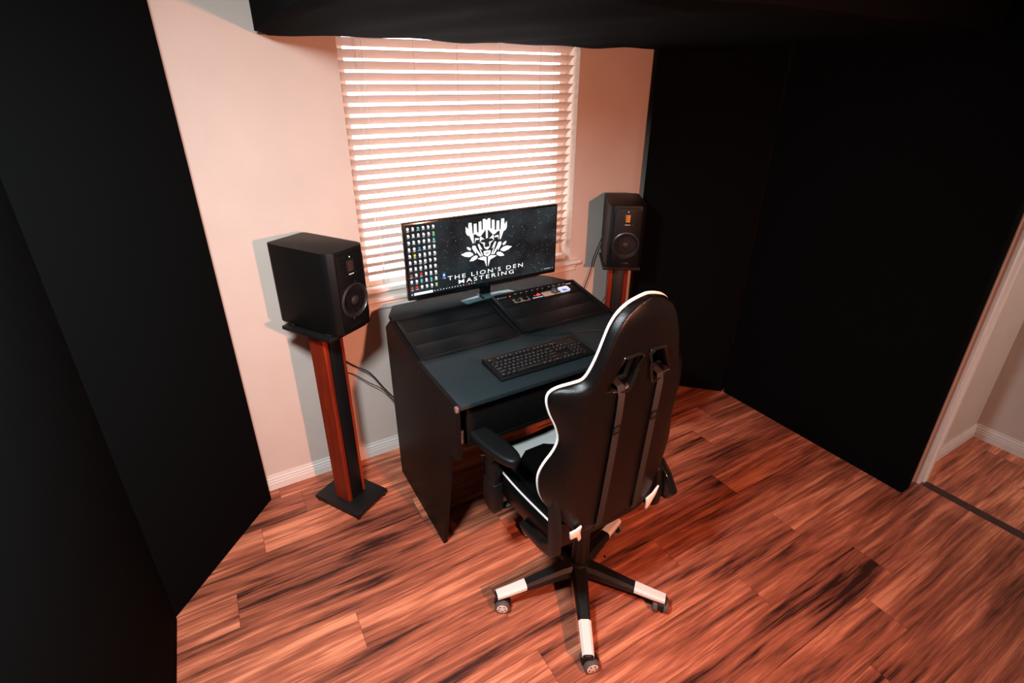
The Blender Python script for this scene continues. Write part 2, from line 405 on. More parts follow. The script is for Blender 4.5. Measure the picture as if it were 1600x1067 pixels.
# ---------------------------------------------------------------- the blind
bl = thing('window_blind', 'wide white horizontal slatted blind, lowered and glowing with daylight', 'blind', ((WX0+WX1)/2, WY+.06, WZ1), world=True)
bx0, bx1 = WX0+.006, WX1-.016; by = WY+.048; pitch = .0446; ang = R(-37)
m = MB(); zt = 2.034+.0446*2; n = 0; z = zt; zs = []
while z > 1.012: zs.append(z); z -= pitch
for z in zs:
    c = Matrix.Translation((0, by, z)) @ Matrix.Rotation(ang, 4, 'X')
    w = .025; prof = [(-w, -.0012), (-w*.5, .0008), (0, .0014), (w*.5, .0008), (w, -.0012), (w, .0014), (w*.5, .0034), (0, .0040), (-w*.5, .0034), (-w, .0014)]
    m.prism(prof, bx0, bx1, 'x', mtx=c)
m.build('slats', M['slat'], bl)
m = MB(); m.box(bx0, bx1, by-.026, by+.026, .955, .975, .004); m.build('bottom_rail', M['trim'], bl)
m = MB(); m.box(bx0, bx1, by-.03, by+.03, 2.11, 2.155, .003); m.build('headrail', M['trim'], bl)
for x in (.695, .925, 1.137, 1.365, 1.60):
    m = MB()
    for dy in (-.0265, .0265): m.tube([(x, by+dy, .96), (x, by+dy, 2.12)], .0011, 6)
    m.build('ladder_cord', M['trim'], bl)
m = MB(); m.tube(bezier([(.655, by-.040, 2.12), (.660, by-.042, 1.8), (.668, by-.043, 1.5), (.671, by-.043, 1.345)], 6), .0012, 6)
m.lathe([(0, 0), (.005, .003), (.0035, .018), (0, .026)], 10, Matrix.Translation((.671, by-.043, 1.322))); m.build('lift_cord', M['trim'], bl)
m = MB(); m.tube(bezier([(.662, by-.036, 2.12), (.672, by-.040, 1.7), (.684, by-.043, 1.3), (.686, by-.043, 1.10)], 6), .0012, 6)
m.lathe([(0, 0), (.005, .003), (.0035, .018), (0, .026)], 10, Matrix.Translation((.686, by-.043, 1.075))); m.build('lift_cord', M['trim'], bl)
m = MB(); m.tube(bezier([(1.68, by-.036, 2.12), (1.676, by-.04, 1.95), (1.668, by-.045, 1.8), (1.672, by-.045, 1.33)], 6), .0014, 6)
m.lathe([(0, 0), (.005, .003), (.0035, .022), (0, .03)], 10, Matrix.Translation((1.672, by-.045, 1.305))); m.build('tilt_cord', M['trim'], bl)

# ---------------------------------------------------------------- acoustic panels
def panel(name, p0, p1, thick, z0, z1, label, side=1):
    # front face runs from p0 to p1 on the floor; thickness goes away from the room
    d = Vector((p1[0]-p0[0], p1[1]-p0[1], 0)); L = d.length; d.normalize(); n = Vector((-d.y, d.x, 0))*side
    t = thing(name, label, 'acoustic panel', ((p0[0]+p1[0])/2+n.x*thick/2, (p0[1]+p1[1])/2+n.y*thick/2, z0), world=True)
    mt = frame((p0[0], p0[1], 0), d, n)
    if side < 0: mt = mt @ Matrix.Diagonal((1, 1, -1, 1))
    m = MB(); m.box(0, L, 0, thick-.012, z0, z1, .006, mtx=mt, seg=3); m.build('fabric_cover', M['fabric'], t)
    m = MB(); m.box(.01, L-.01, thick-.012, thick, z0+.01, z1-.01, 0, mtx=mt); m.build('back_frame', M['blackwood'], t)
    return t
panel('acoustic_panel', (-.450, 1.837), (-.033, 2.334), .07, .0, 2.40, 'tall black fabric panel set diagonally across the left corner', 1)
panel('acoustic_panel', (-.447, -1.2), (-.447, 1.830), .09, .0, 2.40, 'tall black fabric panel along the left wall, nearest the camera', 1)
panel('acoustic_panel', (2.309, 2.341), (2.776, 1.874), .07, .0, 2.40, 'tall black fabric panel set diagonally behind the right speaker', 1)
panel('acoustic_panel', (2.781, 1.866), (2.780, .757), .09, .0, 2.40, 'wide black fabric panel against the right wall beside the door casing', 1)

# hanging cloud panel
cl = thing('ceiling_panel', 'black fabric panel hanging under the ceiling in front of the window', 'acoustic panel', (1.44, 1.65, 2.085), world=True)
m = MB(); b = bmesh.new(); nx, ny = 60, 30; X0, X1, Y0, Y1 = .278, 2.60, .95, 2.335; Z0, Z1 = 2.083, 2.25
def sag(x, y):
    e = min(x-X0, X1-x, y-Y0, Y1-y)
    k = max(0, 1-e/.02)
    wv = .0035*math.sin(x*9+1)+.003*math.sin(x*17+y*5)-.004*math.exp(-((x-y*.4-.6)/.25)**2)
    return wv*min(1, e/.05+.45)+.012*k*k
G = [[b.verts.new((X0+(X1-X0)*i/nx, Y0+(Y1-Y0)*j/ny, Z0+sag(X0+(X1-X0)*i/nx, Y0+(Y1-Y0)*j/ny))) for j in range(ny+1)] for i in range(nx+1)]
H = [[b.verts.new((X0+(X1-X0)*i/nx, Y0+(Y1-Y0)*j/ny, Z1)) for j in range(ny+1)] for i in range(nx+1)]
for i in range(nx):
    for j in range(ny):
        b.faces.new((G[i][j], G[i][j+1], G[i+1][j+1], G[i+1][j])); b.faces.new((H[i][j], H[i+1][j], H[i+1][j+1], H[i][j+1]))
for i in range(nx): b.faces.new((G[i][0], G[i+1][0], H[i+1][0], H[i][0])); b.faces.new((G[i+1][ny], G[i][ny], H[i][ny], H[i+1][ny]))
for j in range(ny): b.faces.new((G[0][j+1], G[0][j], H[0][j], H[0][j+1])); b.faces.new((G[nx][j], G[nx][j+1], H[nx][j+1], H[nx][j]))
m.merge(b); m.build('fabric_cover', M['fabric'], cl)
for x, y in ((.5, 1.1), (2.4, 1.1), (.5, 2.15), (2.4, 2.15)):
    m = MB(); m.tube([(x, y, 2.25), (x, y, CEIL-.002)], .004, 8); m.build('hanger', M['rubber'], cl)

# ================================================================ SPEAKERS AND STANDS
def speaker(loc, rz, label, ribbon):
    t = thing('studio_speaker', label, 'speaker', loc, rz, 'studio speakers on stands')
    w, d, h = .100, .36, .346; f = -d/2
    plan = [(-w, d/2-.02), (-w+.012, d/2), (w-.012, d/2), (w, d/2-.02), (w, f+.045), (w-.006, f+.022), (w-.026, f+.002), (-w+.026, f+.002), (-w+.006, f+.022), (-w, f+.045)]
    m = MB(); m.prism(plan, 0, h, 'z', bev=.0045, seg=2)
    # chamfer the lower back edge a little: narrower plinth
    m.build('cabinet', M['spk'], t, angle=28)
    # front baffle
    pl = [(-.069, .014), (.069, .014), (.073, .06), (.071, .312), (.060, .332), (-.060, .332), (-.071, .312), (-.073, .06)]
    m = MB(); m.prism(pl, f-.004, f+.003, 'y', bev=.0015); m.build('front_baffle', M['spkfront'], t)
    F = Matrix.Translation((0, f-.004, 0)) @ FRONT       # local z -> -y (towards the listener)
    # woofer
    wz = .132
    wm = F @ Matrix.Translation((0, wz, 0))
    wo = MB().lathe([(.070, 0), (.072, .003), (.0685, .0045), (.0665, .002), (.0665, 0)], 48, wm).build('woofer_ring', M['ring'], t)
    m = MB().lathe([(.0665, .001), (.062, .0045), (.0565, .001), (.0565, 0), (.0675, 0)], 48, wm).build('woofer_surround', M['rubber'], wo)
    wc = MB().lathe([(.057, .001), (.044, -.009+.010), (.030, .0003), (.020, .0002), (.019, .004), (.014, .0075), (.007, .009), (0, .0095)], 48, wm).build('woofer_cone', M['cone'], wo)
    for k in range(6):
        a = 2*PI*k/6+.3
        MB().lathe([(.0028, 0), (.0028, .0012), (.002, .0018), (0, .0018)], 10, wm @ Matrix.Translation((.078*math.cos(a)*.86, .078*math.sin(a), 0))).build('screw', M['ring'], t)
    # tweeter
    tz = .278
    m = MB(); m.prism([(-.017, tz-.026), (.017, tz-.026), (.020, tz-.02), (.020, tz+.02), (.017, tz+.026), (-.017, tz+.026), (-.020, tz+.02), (-.020, tz-.02)], f-.0055, f-.003, 'y', bev=.0008)
    tw = m.build('tweeter_plate', M['rubber'], t)
    m = MB()
    for k in range(4): m.box(-.0125, .0125, f-.0068, f-.0050, tz-.0185+k*.0100, tz-.0185+k*.0100+.0068, .0006)
    m.build('ribbon', M[ribbon], tw)
    MB().lathe([(.003, 0), (.003, .0012), (0, .002)], 12, F @ Matrix.Translation((0, .315, 0))).build('power_light', M['white'], t)
    for x, z in ((-.030, .318), (.030, .318), (-.030, .242), (.030, .242), (.026, .248)):
        MB().lathe([(.002, 0), (.002, .001), (0, .0013)], 8, F @ Matrix.Translation((x, z, 0))).build('screw', M['ring'], t)
    m = MB(); m.box(-.0125, -.0095, f-.0046, f-.004, .2425, .2475)
    text_mesh('ADAM', .0068, F @ Matrix.Translation((.003, .2425, .0003)), m, sx=1.1, offset=.0001)
    m.build('badge', M['white'], t, smooth=False)
    m = MB()
    m.prism([(-.045, .022), (-.02, .034), (.02, .034), (.045, .022), (.04, .018), (-.04, .018)], f-.0048, f-.0036, 'y', bev=.0004); m.build('port_slot', M['gloss'], t)
    # bolt on the side, amplifier plate behind
    MB().lathe([(.006, 0), (.006, .0015), (.003, .002), (0, .002)], 12, Matrix.Translation((-w, .005, .145)) @ Matrix.Rotation(R(-90), 4, 'Y')).build('side_bolt', M['plastic'], t)
    m = MB(); m.box(-.075, .075, d/2, d/2+.006, .04, .30, .002)
    for k in range(9): m.box(-.06+k*.0145, -.056+k*.0145, d/2+.006, d/2+.018, .16, .29)
    m.build('amplifier_plate', M['plastic'], t)
    return t
def stand(loc, rz, label):
    t = thing('speaker_stand', label, 'speaker stand', loc, rz, 'wooden speaker stands')
    m = MB(); m.box(-.105, .105, -.145, .145, .017, .037, .004); m.build('base_plate', M['plastic'], t)
    for sx in (-1, 1):
        for sy in (-1, 1):
            MB().lathe([(0, 0), (.009, 0), (.011, .006), (.011, .014), (.007, .017), (0, .017)], 14, Matrix.Translation((sx*.09, sy*.13, 0))).build('foot', M['rubber'], t)
    m = MB(); m.box(-.031, .031, -.050, .040, .037, .960, .002); m.build('column', M['panelblack'], t)
    for sx in (-1, 1):
        m = MB(); pr = [(sx*.0315, -.038), (sx*.040, -.043), (sx*.050, -.044), (sx*.056, -.038), (sx*.057, -.028), (sx*.057, .045), (sx*.0315, .045)]
        m.prism(pr, .037, .960, 'z'); m.build('wood_side', M['cherry'], t)
    m = MB(); m.box(-.104, .104, -.142, .142, .960, .978, .003); 
    tp = m.build('top_plate', M['plastic'], t)
    for sx in (-1, 1):
        for sy in (-1, 1): MB().box(sx*.07-.015, sx*.07+.015, sy*.11-.015, sy*.11+.015, .978, .986, .002).build('pad', M['rubber'], t)
    return t
SPK_L = (.333, 2.145); SPK_R = (2.020, 2.190)
stand((SPK_L[0]-.008, SPK_L[1], 0), R(31), 'cherry and black wooden speaker stand left of the desk')
speaker((SPK_L[0]+.008, SPK_L[1]+.010, .986), R(31), 'black studio speaker on the stand left of the desk', 'bronze')
stand((SPK_R[0], SPK_R[1], 0), R(-35), 'cherry and black wooden speaker stand behind the chair, right of the desk')
speaker((SPK_R[0]+.003, SPK_R[1]-.003, .986), R(-35), 'black studio speaker with gold tweeter right of the window', 'gold')

# ================================================================ DESK
DX0, DX1 = .611, 1.655
desk = thing('studio_desk', 'black studio desk with sloped rack bays and bluish black top', 'desk', (1.133, 1.85, 0), world=True)
side = [(2.205, 0), (2.222, .80), (2.223, .862), (2.145, .926), (1.820, .867), (1.432, .867), (1.428, .845), (1.428, .640), (1.440, .622), (1.480, .612), (1.508, .600), (1.515, .560), (1.640, 0)]
for x0, x1 in ((DX0, DX0+.018), (DX1-.018, DX1)):
    m = MB(); m.prism(side, x0, x1, 'x', bev=.0012, seg=1); sp = m.build('side_panel', M['blackwood'], desk, smooth=False)
    xo = DX0-.0006 if x0 == DX0 else DX1+.0006
    for y, z in ((2.10, .878), (1.79, .832), (1.66, .72), (1.47, .845)):
        m = MB(); m.lathe([(.0032, 0), (.0032, .0008), (0, .0012)], 10, Matrix.Translation((xo, y, z)) @ Matrix.Rotation(R(-90 if x0 == DX0 else 90), 4, 'Y'))
        m.build('screw', M['ring'], sp)
m = MB(); m.box(DX0+.018, DX1-.018, 1.430, 1.86, .846, .866, .002); m.build('desktop', M['desktop'], desk)
m = MB(); m.box(DX0-.001, DX0+.012, 1.424, 1.440, .846, .8675, .002); m.build('corner_bracket', mat('worn_bracket', rgb(120, 96, 88), .45), desk)
m = MB(); m.prism([(.622, 2.135), (1.650, 2.135), (1.640, 2.15), (1.560, 2.295), (.675, 2.295), (.622, 2.19)], .912, .932, 'z', bev=.002); m.build('monitor_shelf', M['shelf'], desk)
m = MB(); m.box(DX0+.018, DX1-.018, 2.19, 2.205, .30, .86); m.build('back_panel', M['blackwood'], desk)
m = MB(); m.box(.665, 1.60, 1.452, 1.86, .655, .673, .002); m.box(.665, 1.60, 1.452, 1.468, .673, .825, .002); dr = m.build('drawer', M['blackwood'], desk)
m = MB(); m.box(DX0+.020, DX0+.030, 1.452, 1.86, .70, .745); m.box(DX0+.019, DX0+.034, 1.438, 1.452, .692, .752, .003)
m.lathe([(.004, 0), (.004, .004), (0, .005)], 10, Matrix.Translation((DX0+.026, 1.438, .74)) @ Matrix.Rotation(R(90), 4, 'X')); m.build('drawer_slide', M['chrome'], desk)
m = MB(); m.box(DX1-.034, DX1-.019, 1.438, 1.86, .70, .745); m.build('drawer_slide', M['chrome'], desk)
# slope frame: a = along x, b = up the slope
S0 = Vector((0, 1.815, .866)); S1 = Vector((0, 2.14, .925)); SB = (S1-S0); SLEN = SB.length; SB.normalize()
def SM(x, b_=0.0): return frame((x, (S0+SB*b_).y, (S0+SB*b_).z), (1, 0, 0), SB)
m = MB(); m.box(0, DX1-DX0-.036, 0, SLEN, -.03, -.006, mtx=SM(DX0+.018)); m.build('rack_bed', M['blackwood'], desk)
def bay(x0, x1, lift, n, skip_top):
    fr = MB(); r = .017
    fr.box(0, r, 0, SLEN, -.02, lift, .002, mtx=SM(x0)); fr.box(0, r, 0, SLEN, -.02, lift, .002, mtx=SM(x1-r))
    fr.box(r, x1-x0-r, -.006, .008, -.02, lift+.003, .002, mtx=SM(x0)); fr.box(r, x1-x0-r, SLEN-.008, SLEN+.004, -.02, lift, .002, mtx=SM(x0))
    f_ = fr.build('rack_frame', M['panelblack'], desk)
    a = .009; hgt = (SLEN-.009-a)/n
    for k in range(n-(1 if skip_top else 0)):
        m = MB(); m.box(r+.001, x1-x0-r-.001, a+k*hgt+.0012, a+(k+1)*hgt-.0012, -.012, lift-.006, .0015, mtx=SM(x0)); m.build('blank_panel', M['panelblack'], desk)
    return a+(n-1)*hgt, hgt
bay(DX0+.020, 1.132, .004, 3, False)
UA, UH = bay(1.134, DX1-.004, .016, 3, True)

# rack unit
rk = thing('mastering_rack_unit', 'black rack unit with knobs, round meters and lit displays in the sloped bay', 'audio equipment', (1.39, 2.08, .90), world=True)
ux0, ux1 = 1.153, DX1-.023; lift = .010
m = MB(); m.box(0, ux1-ux0, UA+.0015, UA+UH-.001, -.011, lift, .002, mtx=SM(ux0)); m.build('faceplate', M['panelblack'], rk)
T0 = lambda x, b_, h=lift: SM(x, b_) @ Matrix.Translation((0, 0, h))
for i, x in enumerate((1.262, 1.296, 1.330, 1.364, 1.398, 1.430, 1.468, 1.500, 1.533, 1.566)):
    big = i >= 7
    kb = MB().lathe([(.0095 if not big else .011, 0), (.0088 if not big else .0105, .008), (.007, .010), (0, .010)], 20, T0(x, UA+.082)).build('knob', M['ring'] if big else M['gloss'], rk)
    m = MB(); m.box(.0005, .0022, .000, .0085, .0098, .0108, mtx=T0(x, UA+.082)); m.build('pointer', M['white'], kb)
for i, x in enumerate((1.279, 1.313, 1.347, 1.381, 1.414, 1.484, 1.516, 1.549)):
    MB().lathe([(.0035, 0), (.0035, .003), (.0014, .003), (.002, .012), (0, .013)], 12, T0(x, UA+.094)).build('toggle_switch', M['chrome'], rk)
mp = MB().box(0, .092, 0, .036, 0, .002, .001, mtx=T0(1.228, UA+.020)).build('meter_plate', mat('grey_meter_plate', rgb(118, 114, 108), .5), rk)
for x in (1.252, 1.296):
    MB().lathe([(.0150, 0), (.0150, .004), (.0125, .0045), (.0125, .0035), (0, .0035)], 28, T0(x, UA+.038, lift+.002)).build('round_meter', M['gloss'], rk)
dp = MB().box(0, .072, 0, .044, 0, .002, .001, mtx=T0(1.330, UA+.018)).build('display_panel', M['gloss'], rk)
m = MB()
for k in range(9): m.box(.005+k*.0072, .0100+k*.0072, .004, .012, .002, .0026, mtx=T0(1.330, UA+.018))
m.build('blue_display', M['lit_paleblue'], dp)
m = MB()
for k, (a_, b_) in enumerate(((.038, .022), (.046, .022), (.052, .024), (.046, .032), (.054, .034), (.060, .026), (.026, .024))): m.box(a_, a_+.005, b_, b_+.006, .002, .0028, mtx=T0(1.330, UA+.018))
m.build('red_display', M['led'], dp)
MB().box(0, .100, 0, .040, 0, .002, .001, mtx=T0(1.405, UA+.020)).build('cream_plate', mat('cream_plate', rgb(186, 172, 154), .5), rk)
MB().lathe([(.019, 0), (.018, .013), (.015, .017), (0, .017)], 28, T0(1.478, UA+.040, lift+.002)).build('volume_knob', mat('grey_green_knob', rgb(66, 74, 72), .35), rk)
MB().lathe([(.005, 0), (.005, .005), (0, .006)], 12, T0(1.503, UA+.030, lift+.002)).build('knob', M['gloss'], rk)
m = MB(); m.box(0, .062, 0, .042, 0, .003, .008, mtx=T0(1.510, UA+.022), seg=3); wd = m.build('white_display', mat('pale_backlit_display', rgb(200, 205, 220), .4, emit=rgb(190, 205, 240), estr=.5), rk)
m = MB(); m.prism([(.016, .010), (.024, .028), (.031, .018), (.038, .028), (.046, .010)], .003, .0035, 'z', mtx=T0(1.510, UA+.022)); m.build('display_trace', M['lit_blue'], wd)
m = MB(); m.box(-.016, .016, 0, .0055, 0, .0008, .0003, mtx=T0(1.603, UA+.087)); m.build('name_plate', M['white'], rk, smooth=False)
m = MB(); m.lathe([(.0045, 0), (.0045, .0005), (0, .0005)], 14, T0(1.166, UA+.090)); m.box(-.022, .020, 0, .0022, 0, .0005, mtx=T0(1.196, UA+.089)); m.build('maker_mark', M['lit_grey'], rk, smooth=False)
MB().lathe([(.003, 0), (.003, .002), (0, .003)], 12, T0(1.235, UA+.088)).build('red_lamp', M['led'], rk)

# ================================================================ MONITOR
MX, MY, MZ = 1.15, 2.205, 1.166
mon = thing('computer_monitor', 'ultrawide computer monitor showing a white crest and desktop icons', 'monitor', (MX, MY, .932))
dz = MZ-.932
m = MB(); m.box(-.424, .414, -.017, .010, dz-.184, dz+.187, .004); m.prism([(-.30, dz-.14), (.29, dz-.14), (.33, dz+.12), (-.34, dz+.12)], .010, .038, 'y', bev=.006); m.build('housing', M['gloss'], mon)
sc_y = -.0176
m = MB(); m.box(-.415, .405, sc_y, -.0168, dz-.165, dz+.178); scr = m.build('screen', M['screen'], mon, smooth=False)
# crest: right half mirrored about its axis
AX = -.003
half = {
'bar':[[-.003,.113],[.0025,.1123],[.0018,.0643],[-.003,.065]],
'crown':[[-.003,.155],[.002,.1546],[.003,.1608],[.0176,.1609],[.018,.1114],[.0251,.1067],[.0258,.1517],[.0405,.1499],[.0412,.1001],[.0497,.0982],[.0518,.1437],[.0667,.1437],[.0677,.0989],[.0741,.0954],[.0779,.1506],[.0946,.1509],[.0962,.1204],[.1097,.1354],[.1101,.1079],[.1035,.0934],[.09,.0867],[.0738,.0472],[.069,.051],[.0693,.0941],[.0569,.0911],[.0418,.0794],[.0298,.0783],[.0265,.0838],[.0049,.1063],[-.003,.1088]],
'brow':[[.0281,.0767],[.0374,.0708],[.0347,.0604],[.0371,.0493],[.0245,.0611],[.0096,.0609],[.0225,.0698]],
'ear':[[.0417,.0702],[.061,.073],[.0638,.0467],[.0579,.063],[.0467,.0634],[.0416,.0614]],
'eye':[[.008,.043],[.0346,.0497],[.0242,.0426],[.0164,.036],[.0154,.0253],[.0103,.0245],[.0096,.0351]],
'nose':[[-.003,.0197],[.0154,.0222],[.0088,.0131],[-.003,.0058]],
'mouth':[[-.003,.0015],[.0172,.0009],[.0147,-.0183],[-.0005,-.0277],[-.003,-.0275],[-.003,-.0133],[.0062,-.0131],[.0071,-.0093],[-.003,-.0086]],
'm1':[[.0413,.0429],[.0482,.0384],[.0268,-.0202],[.019,-.0209],[.0367,.0175],[.0216,.0081]],
'm2':[[.0607,.0355],[.0767,.0371],[.0793,.025],[.059,-.0074],[.0574,.0066],[.0362,-.0236],[.0285,-.0205],[.054,.0189]],
'l1':[[.1074,.0354],[.1056,.0263],[.0955,.0167],[.0858,.0162],[.0867,.0258],[.0955,.0324]],
'l2':[[.1398,.0023],[.1109,.0105],[.0888,.0078],[.0748,-.0019],[.0734,-.0096],[.0932,-.0174],[.1198,-.0107]],
'l3':[[.0484,-.0204],[.0559,-.014],[.069,-.0149],[.0843,-.0244],[.0953,-.0389],[.0732,-.0394],[.0557,-.0319]],
'chin':[[.0015,-.0308],[.0189,-.0249],[.0514,-.032],[.036,-.0395],[.0143,-.0467],[.0010,-.0813]]}
m = MB()
for k, P in half.items():
    for s in (1, -1):
        m.prism([(AX+(x-AX)*s, z+dz) for x, z in P], sc_y-.0004, sc_y-.0001, 'y')
m.build('crest', M['screenwhite'], scr, smooth=False)
def cap(s, cx, z, height, width, mb):
    tmp = MB(); text_mesh(s, 1.0, Matrix(), tmp, spacing=1.35, extrude=0, offset=.002)
    xs = [v.co.x for v in tmp.bm.verts]; ys = [v.co.y for v in tmp.bm.verts]; x0, x1, y0, y1 = min(xs), max(xs), min(ys), max(ys)
    T = Matrix.Translation((cx, sc_y-.0004, z)) @ FRONT @ Matrix.Diagonal((width/(x1-x0), height/(y1-y0), 1, 1)) @ Matrix.Translation((-(x0+x1)/2, -y0, 0))
    mb.merge(tmp.bm, T)
m = MB(); cap("THE LION'S DEN", -.0075, dz-.1165, .0215, .426, m); cap('MASTERING', -.0065, dz-.1437, .0205, .315, m)
m.build('caption', M['screenwhite'], scr, smooth=False)
# desktop icons
rnd = random.Random(3)
cols = ['screenwhite', 'lit_palegrey', 'lit_red', 'lit_blue', 'lit_green', 'lit_lime', 'lit_cyan', 'lit_yellow', 'lit_grey']
mi = {(0, 7): 2, (2, 7): 2, (2, 3): 3, (5, 1): 4, (5, 9): 5, (1, 4): 7, (2, 8): 6, (4, 8): 6, (0, 9): 2, (1, 9): 2, (2, 0): 6, (5, 2): 6}
Y = (sc_y-.0004, sc_y-.0001)
for c in range(6):
    for r in range(10):
        x = -.403+c*.0246; z = dz+.160-r*.0313; k = mi.get((c, r), 0)
        m = MB(); m.mi = k
        sh = rnd.randint(0, 2); hs = .0062
        if sh == 0: m.prism([(x+hs*math.cos(a*PI/6), z+hs*math.sin(a*PI/6)*1.15) for a in range(12)], *Y, 'y')
        elif sh == 1: m.prism([(x-hs*.8, z-hs*1.1), (x+hs*.8, z-hs*1.1), (x+hs*.8, z+hs*.5), (x+hs*.2, z+hs*1.1), (x-hs*.8, z+hs*1.1)], *Y, 'y')
        else: m.prism([(x-hs*.4, z-hs), (x+hs, z-hs), (x+hs, z+hs*.3), (x+hs*.3, z+hs), (x-hs*.7, z+hs), (x-hs*.9, z)], *Y, 'y')
        m.mi = 1; wl = rnd.uniform(.005, .0085)
        m.box(x-wl, x+wl, Y[0], Y[1], z-.0115, z-.0090)
        if rnd.random() < .5: m.box(x-wl*.6, x+wl*.6, Y[0], Y[1], z-.0148, z-.0128)
        m.build('desktop_icon', [M[q] for q in cols], scr, smooth=False)
m = MB(); m.mi = 3; m.box(-.246, -.232, *Y, dz-.094, dz-.076); m.mi = 0; m.box(-.2425, -.2355, Y[0]-.0003, Y[0], dz-.089, dz-.081); m.mi = 1; m.box(-.247, -.231, *Y, dz-.101, dz-.098)
m.build('desktop_icon', [M[k] for k in cols], scr, smooth=False)
m = MB(); m.box(-.396, -.301, *Y, dz-.1605, dz-.1485); m.build('search_box', M['screenwhite'], scr, smooth=False)
m = MB(); m.box(-.4085, -.4035, *Y, dz-.157, dz-.152); m.build('taskbar_icon', M['screenwhite'], scr, smooth=False)
for k in range(15): m = MB(); m.box(-.293+k*.0152, -.2875+k*.0152, *Y, dz-.1572, dz-.1520); m.build('taskbar_icon', M['lit_red'] if k == 11 else M['lit_palegrey'], scr, smooth=False)
for x, w_ in ((.324, .004), (.338, .002), (.343, .010), (.355, .006), (.363, .010), (.375, .006), (.391, .004)): m = MB(); m.box(x, x+w_, *Y, dz-.155, dz-.1515); m.build('tray_icon', M['lit_palegrey'], scr, smooth=False)
m = MB()
for k in range(70):
    x, z, s_ = rnd.uniform(-.25, .40), rnd.uniform(-.14, .17), rnd.choice([.0006, .0008, .0011, .0016])
    if abs(x) < .13 and z > -.09: continue
    m.prism([(x+s_*math.cos(a*PI/3), z+dz+s_*math.sin(a*PI/3)) for a in range(6)], *Y, 'y')
tag(m.build('stars', M['lit_palegrey'], scr, smooth=False), kind='stuff')
m = MB(); m.lathe([(.0045, 0), (.0045, .0006), (0, .0006)], 20, Matrix.Translation((-.006, -.0172, dz-.1745)) @ FRONT); m.build('maker_mark', M['ring'], mon, smooth=False)
# stand
m = MB(); m.prism([(-.03, .0), (.03, .0), (.025, .24), (-.025, .24)], .012, .030, 'y', bev=.003)
nk = m.build('stand_neck', M['gloss'], mon)
m = MB(); m.prism([(-.167, -.037), (-.055, -.016), (.06, -.014), (.118, -.020), (.135, -.060), (.05, -.064), (-.05, -.070), (-.150, -.085)], .0005, .008, 'z', bev=.002); ft = m.build('stand_foot', M['silver'], mon)
m = MB(); m.box(-.060, -.050, -.072, -.010, .0075, .0125, .001); m.build('stand_hinge', M['gloss'], mon)

# ================================================================ KEYBOARD
kb = thing('keyboard', 'black full size keyboard on the desk top in front of the rack bays', 'keyboard', (1.068, 1.583, .866), R(-.4))
KW, KD = .456, .168
m = MB(); m.prism([(-KD/2, 0), (KD/2, 0), (KD/2, .022), (KD/2-.004, .024), (-KD/2+.004, .0135), (-KD/2, .0115)], -KW/2, KW/2, 'x', bev=.0015); m.build('case', M['plastic'], kb)
m = MB(); m.box(-KW/2+.004, KW/2-.004, KD/2-.0105, KD/2-.0085, .0225, .0245, .0006); m.build('rear_strip', M['ring'], kb)
slope = math.atan2(.0105, KD-.008)
def KM(x, y): return Matrix.Translation((x, y, .0135+(y+KD/2)*math.tan(slope))) @ Matrix.Rotation(slope, 4, 'X')
u = .0186; x0 = -KW/2+.010; yb = -KD/2+.020
rows = [
 (0, [(0, 1.25, ''), (1.25, 1.25, ''), (2.5, 1.25, ''), (3.75, 6.25, ''), (10, 1.25, ''), (11.25, 1.25, ''), (12.5, 2.5, ''), (15.2, 1, ''), (16.2, 1, ''), (17.2, 1, ''), (18.4, 2, '0'), (20.4, 1, '.')]),
 (1, [(0, 2.25, '')]+[(2.25+i, 1, c) for i, c in enumerate('ZXCVBNM,./')]+[(12.25, 2.75, ''), (16.2, 1, '')]+[(18.4+i, 1, c) for i, c in enumerate('123')]),
 (2, [(0, 1.75, '')]+[(1.75+i, 1, c) for i, c in enumerate("ASDFGHJKL;'")]+[(12.75, 2.25, '')]+[(18.4+i, 1, c) for i, c in enumerate('456')]),
 (3, [(0, 1.5, '')]+[(1.5+i, 1, c) for i, c in enumerate('QWERTYUIOP[]')]+[(13.5, 1.5, ''), (15.2, 1, ''), (16.2, 1, ''), (17.2, 1, '')]+[(18.4+i, 1, c) for i, c in enumerate('789')]+[(21.4, 1, '+')]),
 (4, [(0, 1, '`')]+[(1+i, 1, c) for i, c in enumerate('1234567890-=')]+[(13, 2, ''), (15.2, 1, ''), (16.2, 1, ''), (17.2, 1, '')]+[(18.4+i, 1, c) for i, c in enumerate('/*-')]),
 (5.35, [(0, 1, '')]+[(2+i+(.5*(i//4)), 1, '') for i in range(12)]+[(15.2, 1, ''), (16.2, 1, '')]),
]
leg = MB(); nk_ = 0
KSX = (KW-.020)/(22.4*u)
